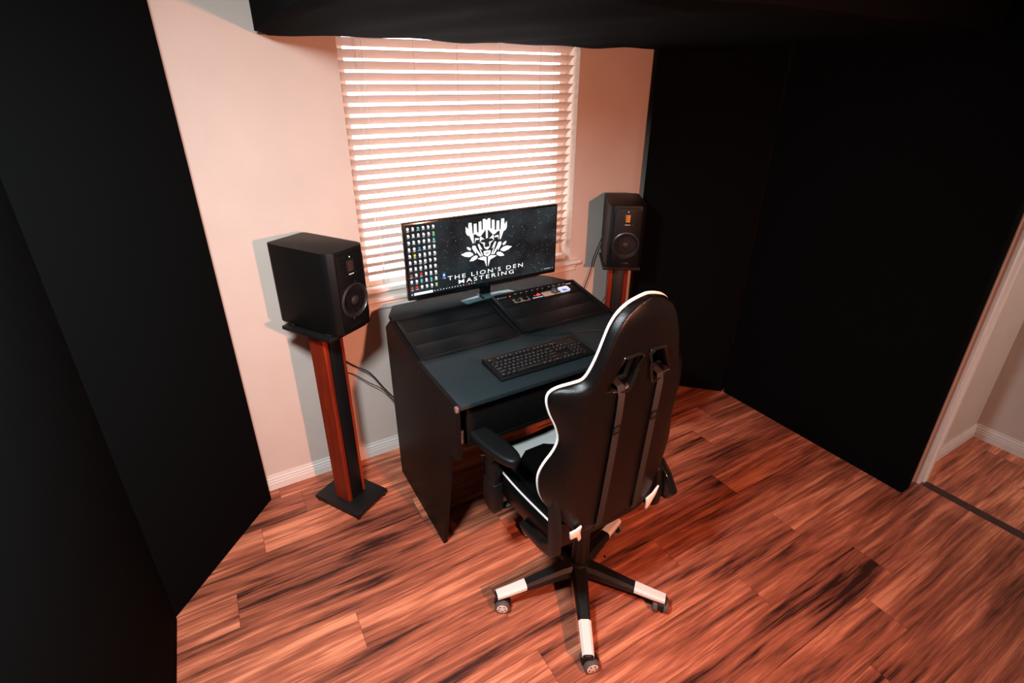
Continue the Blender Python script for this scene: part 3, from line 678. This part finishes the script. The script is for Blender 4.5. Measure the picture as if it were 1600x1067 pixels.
for r, ks in rows:
    for kx, kw, ch in ks:
        if kx+kw > 22.4: continue
        a = x0+kx*u*KSX; w_ = kw*u*KSX-.0022; cy = yb+r*.0210; nk_ += 1
        b = bmesh.new(); hw, hh = w_/2, (.0210-.0026)/2
        lo = [b.verts.new(p) for p in ((-hw, -hh, 0), (hw, -hh, 0), (hw, hh, 0), (-hw, hh, 0))]
        hi = [b.verts.new(p) for p in ((-hw+.0018, -hh+.0014, .006), (hw-.0018, -hh+.0014, .006), (hw-.0018, hh-.0022, .006), (-hw+.0018, hh-.0022, .006))]
        b.faces.new(lo[::-1]); b.faces.new(hi)
        for i in range(4): b.faces.new((lo[i], lo[(i+1) % 4], hi[(i+1) % 4], hi[i]))
        bmesh.ops.bevel(b, geom=[e for e in b.edges if e.verts[0] in hi or e.verts[1] in hi], offset=.0006, segments=1, affect='EDGES')
        T = KM(a+w_/2, cy); m = MB(); m.merge(b, T); m.build('key', M['key'], kb)
        if ch: text_mesh(ch, .0075, T @ Matrix.Translation((-hw*.35, -.001, .0061)), leg, extrude=.00005)
        elif kw < 4: leg.box(-min(hw*.5, .004), min(hw*.3, .003), .0005, .0022, .0060, .0062, mtx=T)
leg.build('key_legends', M['legend'], kb, smooth=False)
m = MB()
for k in range(3): m.lathe([(.0012, 0), (.0012, .0004), (0, .0004)], 8, KM(.175+k*.012, yb+5.35*.0210))
m.build('indicator_lights', M['legend'], kb)
m = MB(); m.prism([(.006*math.cos(a*PI/8)*2.2, .006*math.sin(a*PI/8)) for a in range(16)], .0, .003, 'z', mtx=KM(.098, yb+5.35*.0210)); m.build('media_button', mat('pale_oval_button', rgb(150, 138, 126), .4), kb)

# ================================================================ CHAIR
HX, HY = 0.980, 1.165; TH = R(1)
BX = .030      # the base stands a touch right of the seat
ch = thing('gaming_chair', 'black gaming chair with white piping seen from behind, in front of the desk', 'chair', (HX, HY, 0), TH)
# five-star base
BA = [R(a) for a in (168, 239, 309, 22, 95)]
m = MB().lathe([(.026, .095), (.045, .095), (.052, .105), (.050, .135), (.040, .150), (.033, .152), (.033, .10), (.026, .10)], 28, Matrix.Translation((BX, 0, 0))); m.build('base_hub', M['plastic'], ch)
m = MB().lathe([(0, .085), (.014, .085), (.014, .28), (.0, .28)], 20, Matrix.Translation((BX, 0, 0))); m.lathe([(.0, .12), (.036, .12), (.034, .26), (.034, .40), (0, .40)], 24, Matrix.Translation((BX+.006, 0, 0))); m.build('gas_lift', M['plastic'], ch)
CA = [R(a) for a in (238, 254, -42, 5, 182)]   # which way each caster's wheels look
for bi, a in enumerate(BA):
    rot = Matrix.Translation((BX, 0, 0)) @ Matrix.Rotation(a-TH, 4, 'Z')
    b = bmesh.new(); secs = []
    for x, zc, hw, hh in ((.030, .122, .036, .024), (.075, .117, .030, .023), (.16, .104, .026, .019), (.245, .091, .022, .014), (.30, .083, .021, .012), (.345, .079, .020, .011), (.356, .076, .015, .008)):
        pr = [(-hw, -hh), (hw, -hh), (hw, hh*.35), (hw*.62, hh), (-hw*.62, hh), (-hw, hh*.35)]
        secs.append([b.verts.new((x, p, zc+q)) for p, q in pr])
    for A, B in zip(secs, secs[1:]):
        for i in range(6): b.faces.new((A[i], A[(i+1) % 6], B[(i+1) % 6], B[i]))
    b.faces.new(secs[0]); b.faces.new(secs[-1])
    m = MB(); m.merge(b, rot); lg = m.build('base_leg', M['plastic'], ch)
    b = bmesh.new(); secs = []
    for x, zc, hw, hh in ((.232, .0935, .0240, .0150), (.30, .0840, .0225, .0135), (.352, .0795, .0210, .0120)):
        pr = [(-hw, -hh*.5), (-hw, hh*.40), (-hw*.62, hh), (0, hh*1.02), (hw*.62, hh), (hw, hh*.40), (hw, -hh*.5)]
        pi_ = [(p*.93, q-.0016) for p, q in pr]
        secs.append([b.verts.new((x, p, zc+q)) for p, q in pr]+[b.verts.new((x, p, zc+q)) for p, q in pi_[::-1]])
    for A, B in zip(secs, secs[1:]):
        n = len(A)
        for i in range(n): b.faces.new((A[i], A[(i+1) % n], B[(i+1) % n], B[i]))
    b.faces.new(secs[0]); b.faces.new(secs[-1])
    m = MB(); m.merge(b, rot); tag(m.build('end_cap', M['whiteplastic'], lg), 'white cap on the leg end')
    # caster
    cx_, cy_ = BX+.338*math.cos(a-TH), .338*math.sin(a-TH); ca = CA[bi]-TH
    off = Vector((math.cos(ca+PI/2), math.sin(ca+PI/2), 0))*.010
    base = Matrix.Translation((cx_+off.x, cy_+off.y, .030)) @ Matrix.Rotation(ca, 4, 'Z')
    m = MB(); m.lathe([(0, .0), (.006, .0), (.006, .045), (0, .045)], 10, Matrix.Translation((cx_, cy_, .028)))
    hood = []
    for k in range(13):
        t_ = PI*(-.12+k*1.10/12); hood.append((.034*math.cos(t_), .034*math.sin(t_)))
    inner = [(p*.82, q*.82) for p, q in hood[::-1]]
    m.prism(hood+inner, -.010, .010, 'x', mtx=base); cs = m.build('caster', M['plastic'], ch)
    for s in (-1, 1):
        wt = base @ Matrix.Rotation(R(90), 4, 'Y')
        wl = MB().lathe([(.010, s*.011), (.028, s*.011), (.030, s*.014), (.030, s*.027), (.027, s*.030), (.022, s*.029), (.010, s*.028)], 32, wt).build('wheel', M['greyrubber'], cs)
        if s == 1:
            m = MB(); m.lathe([(0, .029), (.021, .029), (.0215, .0302), (.017, .0312), (0, .0312)], 28, wt); tag(m.build('wheel_cover', M['whiteplastic'], cs), 'white wheel cover')
            m = MB()
            for q in range(5):
                a5 = 2*PI*q/5
                m.prism([(.012*math.cos(a5-.35), .012*math.sin(a5-.35)), (.016*math.cos(a5-.28), .016*math.sin(a5-.28)), (.016*math.cos(a5+.28), .016*math.sin(a5+.28)), (.012*math.cos(a5+.35), .012*math.sin(a5+.35))], .0310, .0316, 'z', mtx=wt)
            m.build('cover_slots', M['rubber'], cs)
# mechanism
m = MB(); m.box(-.11, .11, -.08, .15, .425, .445, .004); m.box(-.045, .06, -.07, .10, .385, .427, .008); m.box(-.15, .15, -.03, .005, .440, .456, .004); m.box(-.15, .15, .09, .125, .440, .456, .004); m.build('tilt_mechanism', M['plastic'], ch)
# seat: swept cushion with raised bolsters
def grid_surface(rows_, closed=False):
    b = bmesh.new(); G = [[b.verts.new(p) for p in r] for r in rows_]
    for A, B in zip(G, G[1:]):
        n = len(A); rng = range(n if closed else n-1)
        for i in rng: b.faces.new((A[i], A[(i+1) % n], B[(i+1) % n], B[i]))
    if closed: b.faces.new(G[0]); b.faces.new(G[-1][::-1])
    return b
rows_ = []; NS = 40
for j in range(19):
    y = -.13+j*(.54/18); k = j/18
    W_ = .215+.012*math.sin(PI*k)-(.030*max(0, (k-.88)/.12)**2); zt = .528; zb = .452
    if k > .8: zt -= .028*((k-.8)/.2)**2; zb += .02*((k-.8)/.2)**2
    rr = []
    for i in range(NS):
        a = 2*PI*i/NS; cx2, sx2 = math.cos(a), math.sin(a)
        ex = abs(cx2)**.55*(1 if cx2 > 0 else -1); ez = abs(sx2)**.55*(1 if sx2 > 0 else -1)
        x = W_*ex; bol = .048*math.exp(-((abs(x)-W_*.86)/.045)**2)*(1-.75*max(0, (k-.72)/.28)) if ez > 0 else 0
        z = (zt+zb)/2+(zt-zb)/2*ez+bol
        rr.append((x, y, z))
    rows_.append(rr)
b = grid_surface(rows_, True); m = MB(); m.merge(b); seat = m.build('seat', M['leather'], ch, angle=80)
def seat_z(x, y):
    k = (y+.13)/.54; W_ = .215+.012*math.sin(PI*k); zt = .528-(.028*((k-.8)/.2)**2 if k > .8 else 0)
    return zt+.048*math.exp(-((abs(x)-W_*.86)/.045)**2)*(1-.75*max(0, (k-.72)/.28))
# white panels on seat front and bolsters, laid on the cushion
def seat_patch(outline, name):
    # triangulated patch hugging the top
    b = bmesh.new(); vs = [b.verts.new((x, y, 0)) for x, y in outline]; f = b.faces.new(vs)
    bmesh.ops.triangulate(b, faces=[f]); 
    for _ in range(4): bmesh.ops.subdivide_edges(b, edges=[e for e in b.edges if e.calc_length() > .02], cuts=1)
    for v in b.verts: v.co.z = seat_z(v.co.x, v.co.y)+.0025
    m = MB(); m.merge(b); return tag(m.build(name, M['whiteleather'], seat, angle=80), 'grey-white leather panel')
seat_patch([(-.150, .300), (-.10, .255), (-.045, .295), (.045, .295), (.10, .255), (.150, .300), (.165, .355), (.05, .372), (-.05, .372), (-.165, .355)], 'white_panel')
for s in (-1, 1):
    pts = [(s*(.205+.012*math.sin(PI*k)), -.11+.50*k, seat_z(s*.185, -.13+.54*k)-.004) for k in [i/16 for i in range(17)]]
    MB().tube(bezier(pts, 3), .0038, 8).build('seat_piping', M['piping'], seat)
# backrest: plane tilted back, local u (x), v (up), d (forward)
tl = R(4); BO = Vector((-.004, -.187, .494)); VV = Vector((0, -math.sin(tl), math.cos(tl))); DD = Vector((0, math.cos(tl), math.sin(tl)))
def BP(u_, v_, d_): return BO+Vector((1, 0, 0))*u_+VV*v_+DD*d_
prof = [(.095, .172, .03), (.13, .200, .045), (.18, .235, .055), (.24, .268, .060), (.29, .281, .064), (.335, .280, .067), (.375, .265, .064), (.425, .240, .054), (.47, .231, .050), (.52, .242, .056), (.56, .257, .068), (.60, .266, .075), (.628, .261, .075), (.645, .240, .066), (.657, .205, .050), (.672, .181, .034), (.70, .166, .026), (.75, .1475, .022), (.795, .1325, .022), (.838, .117, .022), (.870, .094, .022), (.892, .064, .020), (.904, .030, .018), (.908, .006, .018)]
def smooth_prof(pr, n=4):
    out = []; P = [Vector(p) for p in pr]
    return [tuple(v) for v in bezier(P, n)]
PF = smooth_prof(prof, 3)
rows_ = []
def xshell(v_, w_):
    t = [(.075, .168), (.2, .185), (.35, .190), (.58, .190), (.63, .175), (.68, .158), (.76, .138), (.83, .110), (.87, .082), (.90, .03), (.91, .004)]
    for (a, p), (b_, q) in zip(t, t[1:]):
        if v_ <= b_: return min(p+(q-p)*(v_-a)/(b_-a), w_*.96)
    return w_*.9
for v_, w_, d_ in PF:
    rr = []; back = [-1, -.975, -.94, -.90, -.86, -.82, -.76, -.66, -.45, -.22, 0, .22, .45, .66, .76, .82, .86, .90, .94, .975, 1]
    hw = min(w_, .205)
    crown = min(1, (.905-v_)/.05)
    for s in back:          # back shell, near-flat centre and edges curling forward
        a = abs(s); xs = xshell(v_, w_)
        x = (xs*a/.82 if a <= .82 else xs+(w_-xs)*((a-.82)/.18)**.8)*(1 if s > 0 else -1)
        dd = (d_*.10*(a/.82)**3 if a <= .82 else d_*(.10+.90*((a-.82)/.18)**1.25))
        bulge = -.012*(1-a*a)*crown
        rr.append(BP(x, v_, dd+bulge))
    fr = [(.985, .012), (.90, .020), (.75, .012), (.55, -.012), (.3, -.02), (0, -.022), (-.3, -.02), (-.55, -.012), (-.75, .012), (-.90, .020), (-.985, .012)]
    for s, dd in fr:
        fz = d_+.010+(.008 if abs(s) < .95 else 0)*min(1, d_/.05) if abs(s) > .6 else max(.034, d_*.75)+dd*.4
        fz = fz*min(1, .35+crown*.65)
        rr.append(BP(w_*s, v_, fz))
    rows_.append(rr)
b = grid_surface(rows_, True); m = MB(); m.merge(b)
# cut the two belt holes
cut = bmesh.new()
def hole_pts(s):
    return [(s*.020, .732), (s*.030, .741), (s*.070, .737), (s*.080, .728), (s*.119, .654), (s*.116, .642), (s*.058, .634), (s*.044, .642)]
cm = MB()
for s in (-1, 1):
    pts = [BP(x, v, -.10) for x, v in hole_pts(s)]; pt2 = [BP(x, v, .25) for x, v in hole_pts(s)]
    bb = bmesh.new(); A = [bb.verts.new(p) for p in pts]; B = [bb.verts.new(p) for p in pt2]; bb.faces.new(A); bb.faces.new(B[::-1])
    for i in range(len(A)): bb.faces.new((A[i], B[i], B[(i+1) % len(A)], A[(i+1) % len(A)]))
    bmesh.ops.recalc_face_normals(bb, faces=bb.faces[:]); cm.merge(bb)
cutter = cm.build('cutter', M['rubber']); back = m.build('backrest', M['leather'], None, angle=60)
md = back.modifiers.new('holes', 'BOOLEAN'); md.operation = 'DIFFERENCE'; md.object = cutter; md.solver = 'EXACT'
dg = bpy.context.evaluated_depsgraph_get(); nm = bpy.data.meshes.new_from_object(back.evaluated_get(dg)); nm.name = 'backrest'
back.modifiers.clear(); back.data = nm; bpy.data.objects.remove(cutter); back.parent = ch
# white piping round the shell
left = [BP(-(w_-.003), v_, d_+.010) for v_, w_, d_ in PF if v_ > .10]; right = [BP((w_-.003), v_, d_+.010) for v_, w_, d_ in PF if v_ > .10]
MB().tube(left+right[::-1], [.0022+.0028*min(1, max(0, (v.z-.62)*4)) for v in left]+[.0022+.0028*min(1, max(0, (v.z-.62)*4)) for v in right[::-1]], 10).build('piping', M['piping'], back)
for s in (-1, 1):
    hp = hole_pts(s); c = Vector((sum(p[0] for p in hp)/len(hp), sum(p[1] for p in hp)/len(hp)))
    P3 = []
    for x, v in hp:
        x2 = c.x+(x-c.x)*1.10; v2 = c.y+(v-c.y)*1.10
        P3.append((x2, v2))
    P3 = [tuple(p) for p in bezier([Vector((p[0], p[1], 0)) for p in P3+[P3[0]]], 3)][:-1]
    def sd(x, v):
        W_ = .13+.02*(.74-v)/.1; a = min(1, abs(x)/max(W_, .01)); return .030*max(0, (a-.45)/.55)**1.8-.012*(1-a*a)
    hr = MB().tube([BP(x, v, sd(x, v)-.002) for x, v, _ in P3], .0055, 10, closed=True).build('belt_hole_trim', M['gloss'], back)
    # inner sleeve of the opening
    b = bmesh.new(); A = [b.verts.new(BP(x, v, sd(x, v))) for x, v, _ in P3]; B = [b.verts.new(BP(c.x+(x-c.x)*.93, c.y+(v-c.y)*.93, .075)) for x, v, _ in P3]
    for i in range(len(A)): b.faces.new((A[i], A[(i+1) % len(A)], B[(i+1) % len(A)], B[i]))
    m = MB(); m.merge(b); m.build('hole_sleeve', M['gloss'], hr)
    # strap
    m = MB(); path = [(s*.078, .655, .02), (s*.077, .648, -.006), (s*.076, .62, -.015), (s*.075, .56, -.0165), (s*.076, .40, -.017), (s*.078, .20, -.016), (s*.080, .105, -.014), (s*.080, .085, -.010)]
    b = bmesh.new(); L_, T_ = [], .0016; hwid = .0125; secs = []
    for i, (x, v, d) in enumerate(path):
        secs.append([b.verts.new(BP(x-hwid, v, d-.002)), b.verts.new(BP(x+hwid, v, d-.002)), b.verts.new(BP(x+hwid, v, d-.002-T_)), b.verts.new(BP(x-hwid, v, d-.002-T_))])
    for A, B in zip(secs, secs[1:]):
        for i in range(4): b.faces.new((A[i], A[(i+1) % 4], B[(i+1) % 4], B[i]))
    b.faces.new(secs[0]); b.faces.new(secs[-1]); m.merge(b); stp = m.build('strap', M['strap'], ch)
    mt = frame(BP(s*.0758, .50, -.021), (1, 0, 0), VV)
    m = MB(); m.box(-.0145, .0145, -.016, -.010, -.003, .003, .001, mtx=mt); m.box(-.0145, .0145, .010, .016, -.003, .003, .001, mtx=mt); m.box(-.0145, -.011, -.016, .016, -.003, .003, .001, mtx=mt); m.box(.011, .0145, -.016, .016, -.003, .003, .001, mtx=mt)
    m.build('buckle', M['gloss'], stp)
# lower cross tube and coil, side hinge brackets with white plates
m = MB(); m.tube([BP(-.165, .092, .010), BP(.165, .092, .010)], .017, 14); m.build('cross_tube', M['plastic'], ch)
m = MB(); pts = [BP(-.125+.0022*i/3, .075+.0155*math.sin(i*2*PI/8), .010-.0155*math.cos(i*2*PI/8)) for i in range(20)]
pts = [BP(-.128+.0007*i, 0.092+.019*math.sin(i*2*PI/10), .010-.019*math.cos(i*2*PI/10)) for i in range(36)]
m.tube(pts, .0017, 6); m.build('recline_spring', M['ring'], ch)
for s in (-1, 1):
    m = MB()
    if s < 0: pr = [(-.195, .520), (-.165, .485), (-.09, .462), (.02, .455), (.03, .475), (-.10, .500), (-.148, .535), (-.138, .775), (-.144, .790), (-.158, .794), (-.170, .782), (-.195, .60)]
    else: pr = [(-.185, .500), (-.150, .470), (.02, .455), (.03, .475), (-.10, .500), (-.145, .55), (-.150, .66), (-.160, .67), (-.175, .66), (-.190, .56)]
    x0_ = s*.236+(.002 if s < 0 else -.01); m.prism(pr, x0_-.013, x0_+.013, 'x', bev=.006)
    hb = m.build('recline_bracket', M['plastic'], ch)
    mt = frame(BP(s*.172-(.014 if s > 0 else 0), .098 if s < 0 else .086, -.012), (1, 0, 0), VV)
    vo = .018; wp = [(-.026, .022), (.000, .022), (.020, .030), (.016, .006), (.024, -.030), (.014, -.040), (.004, -.012), (-.022, -.010)] if s < 0 else [(-.018, .010), (.010, .022), (.034, .050), (.026, .012), (.004, -.034), (-.010, -.044), (-.012, -.020)]
    m = MB(); m.prism(wp, -.004, .004, 'z', bev=.002, mtx=mt); tag(m.build('bracket_cover', M['whiteplastic'], hb), 'white cover at the back corner')
# right recline lever cover
m = MB(); pr = [(-.195, .635), (-.15, .675), (-.12, .66), (-.11, .60), (-.105, .545), (-.15, .52), (-.21, .535), (-.235, .575)]
m.prism(pr, .238, .273, 'x', bev=.010, seg=3); lv = m.build('recline_cover', M['gloss'], ch)
m = MB(); m.tube(bezier([(.274, -.17, .605), (.288, -.13, .60), (.290, -.05, .585), (.288, .0, .575)], 5), [.007]*16, 10, sy=.7); m.build('recline_lever', M['gloss'], lv)
# armrests
for s in (-1, 1):
    X = s*.250
    arm = MB()
    pad = []
    for k in range(33):
        t_ = 2*PI*k/32
    N = 28; pl = []
    for k in range(N):
        t_ = 2*PI*k/N; c_, s_ = math.cos(t_), math.sin(t_)
        pl.append((.043*abs(c_)**.75*(1 if c_ > 0 else -1), .142*abs(s_)**.8*(1 if s_ > 0 else -1)))
    rotp = Matrix.Translation((X, .205, 0)) @ Matrix.Rotation(R(9 if s < 0 else -6), 4, 'Z')
    b = bmesh.new(); rr_ = []
    for sc_, z in ((.84, .688), (.96, .691), (1.0, .698), (1.0, .710), (.97, .717), (.88, .7215), (.6, .723)):
        rr_.append([b.verts.new((x*sc_, y*(1-(1-sc_)*.4), z)) for x, y in pl])
    for A, B in zip(rr_, rr_[1:]):
        for i in range(N): b.faces.new((A[i], A[(i+1) % N], B[(i+1) % N], B[i]))
    b.faces.new(rr_[0][::-1]); b.faces.new(rr_[-1]); arm.merge(b, rotp)
    ap = arm.build('armrest_pad', M['plastic'], ch, angle=50)
    m = MB(); m.box(X-.030, X+.030, .165, .255, .660, .686, .005); m.prism([(.172, .40), (.238, .40), (.246, .655), (.174, .655)], X-.016, X+.016, 'x', bev=.006)
    m.prism([(.158, .425), (.170, .400), (.205, .392), (.245, .405), (.258, .44), (.252, .54), (.166, .54)], X-.022, X+.022, 'x', bev=.008)
    m.build('armrest_post', M['plastic'], ch)
    m = MB(); m.tube(bezier([(X, .205, .406), (X-s*.03, .19, .404), (X-s*.075, .175, .415), (X-s*.12, .16, .444)], 6), .016, 12, sy=.55); m.build('armrest_bracket', M['plastic'], ch)

# ================================================================ CABLES
def cable(name, pts, r, label, n=10):
    o = MB().tube(bezier(pts, n), r, 8).build(name, M['rubber']); return tag(o, label, 'cable')
cable('speaker_cable', [(.250, 2.335, 1.16), (.235, 2.37, 1.05), (.31, 2.385, .80), (.41, 2.385, .675), (.47, 2.375, .615), (.54, 2.36, .56), (.60, 2.34, .46), (.66, 2.31, .37)], .0034, 'thicker upper black cable running from the left speaker behind the desk')
cable('power_cord', [(.30, 2.30, .58), (.38, 2.36, .60), (.45, 2.375, .575), (.53, 2.37, .50), (.60, 2.35, .44), (.65, 2.30, .36)], .0024, 'thin lower black cord hanging between the left stand and the desk')
cable('speaker_cable', [(2.08, 2.385, 1.13), (1.99, 2.38, .95), (1.975, 2.385, .86), (1.93, 2.385, .74), (1.90, 2.38, .64), (1.80, 2.35, .40), (1.66, 2.30, .30)], .0030, 'black cable dropping from the right speaker beside the sill')
cable('power_cord', [(2.14, 2.34, .90), (2.10, 2.34, .74), (2.03, 2.34, .62), (1.92, 2.34, .50), (1.70, 2.30, .30)], .0024, 'black cord crossing behind the right speaker stand')
cable('desk_cable', [(1.10, 1.802, .8725), (1.17, 1.792, .8700), (1.27, 1.738, .8695), (1.35, 1.716, .8695), (1.43, 1.690, .8695), (1.49, 1.655, .8700)], .0022, 'thin black cable lying on the desk top behind the keyboard')
pg = thing('cable_plug', 'small dark plug at the end of the desk cable beside the chair back', 'plug', (1.50, 1.65, .866), R(-30))
MB().box(-.012, .012, -.006, .006, .0, .009, .002).build('plug_body', M['plastic'], pg); MB().box(.012, .022, -.0045, .0045, .002, .007, .0005).build('plug_tip', M['chrome'], pg)
sp_ = MB(); sp_.prism([(.758, 1.0), (.766, 1.002), (.770, .994), (.760, .990)], .0, .001, 'z')
sp_.bm.transform(Matrix.Translation((.44, .22, 0))); tag(sp_.build('dark_crumb', M['rubber'], smooth=False), 'tiny dark crumb on the floor planks right of the chair base', 'crumb')

for o in bpy.data.objects:
    if '_world' in o: del o['_world']
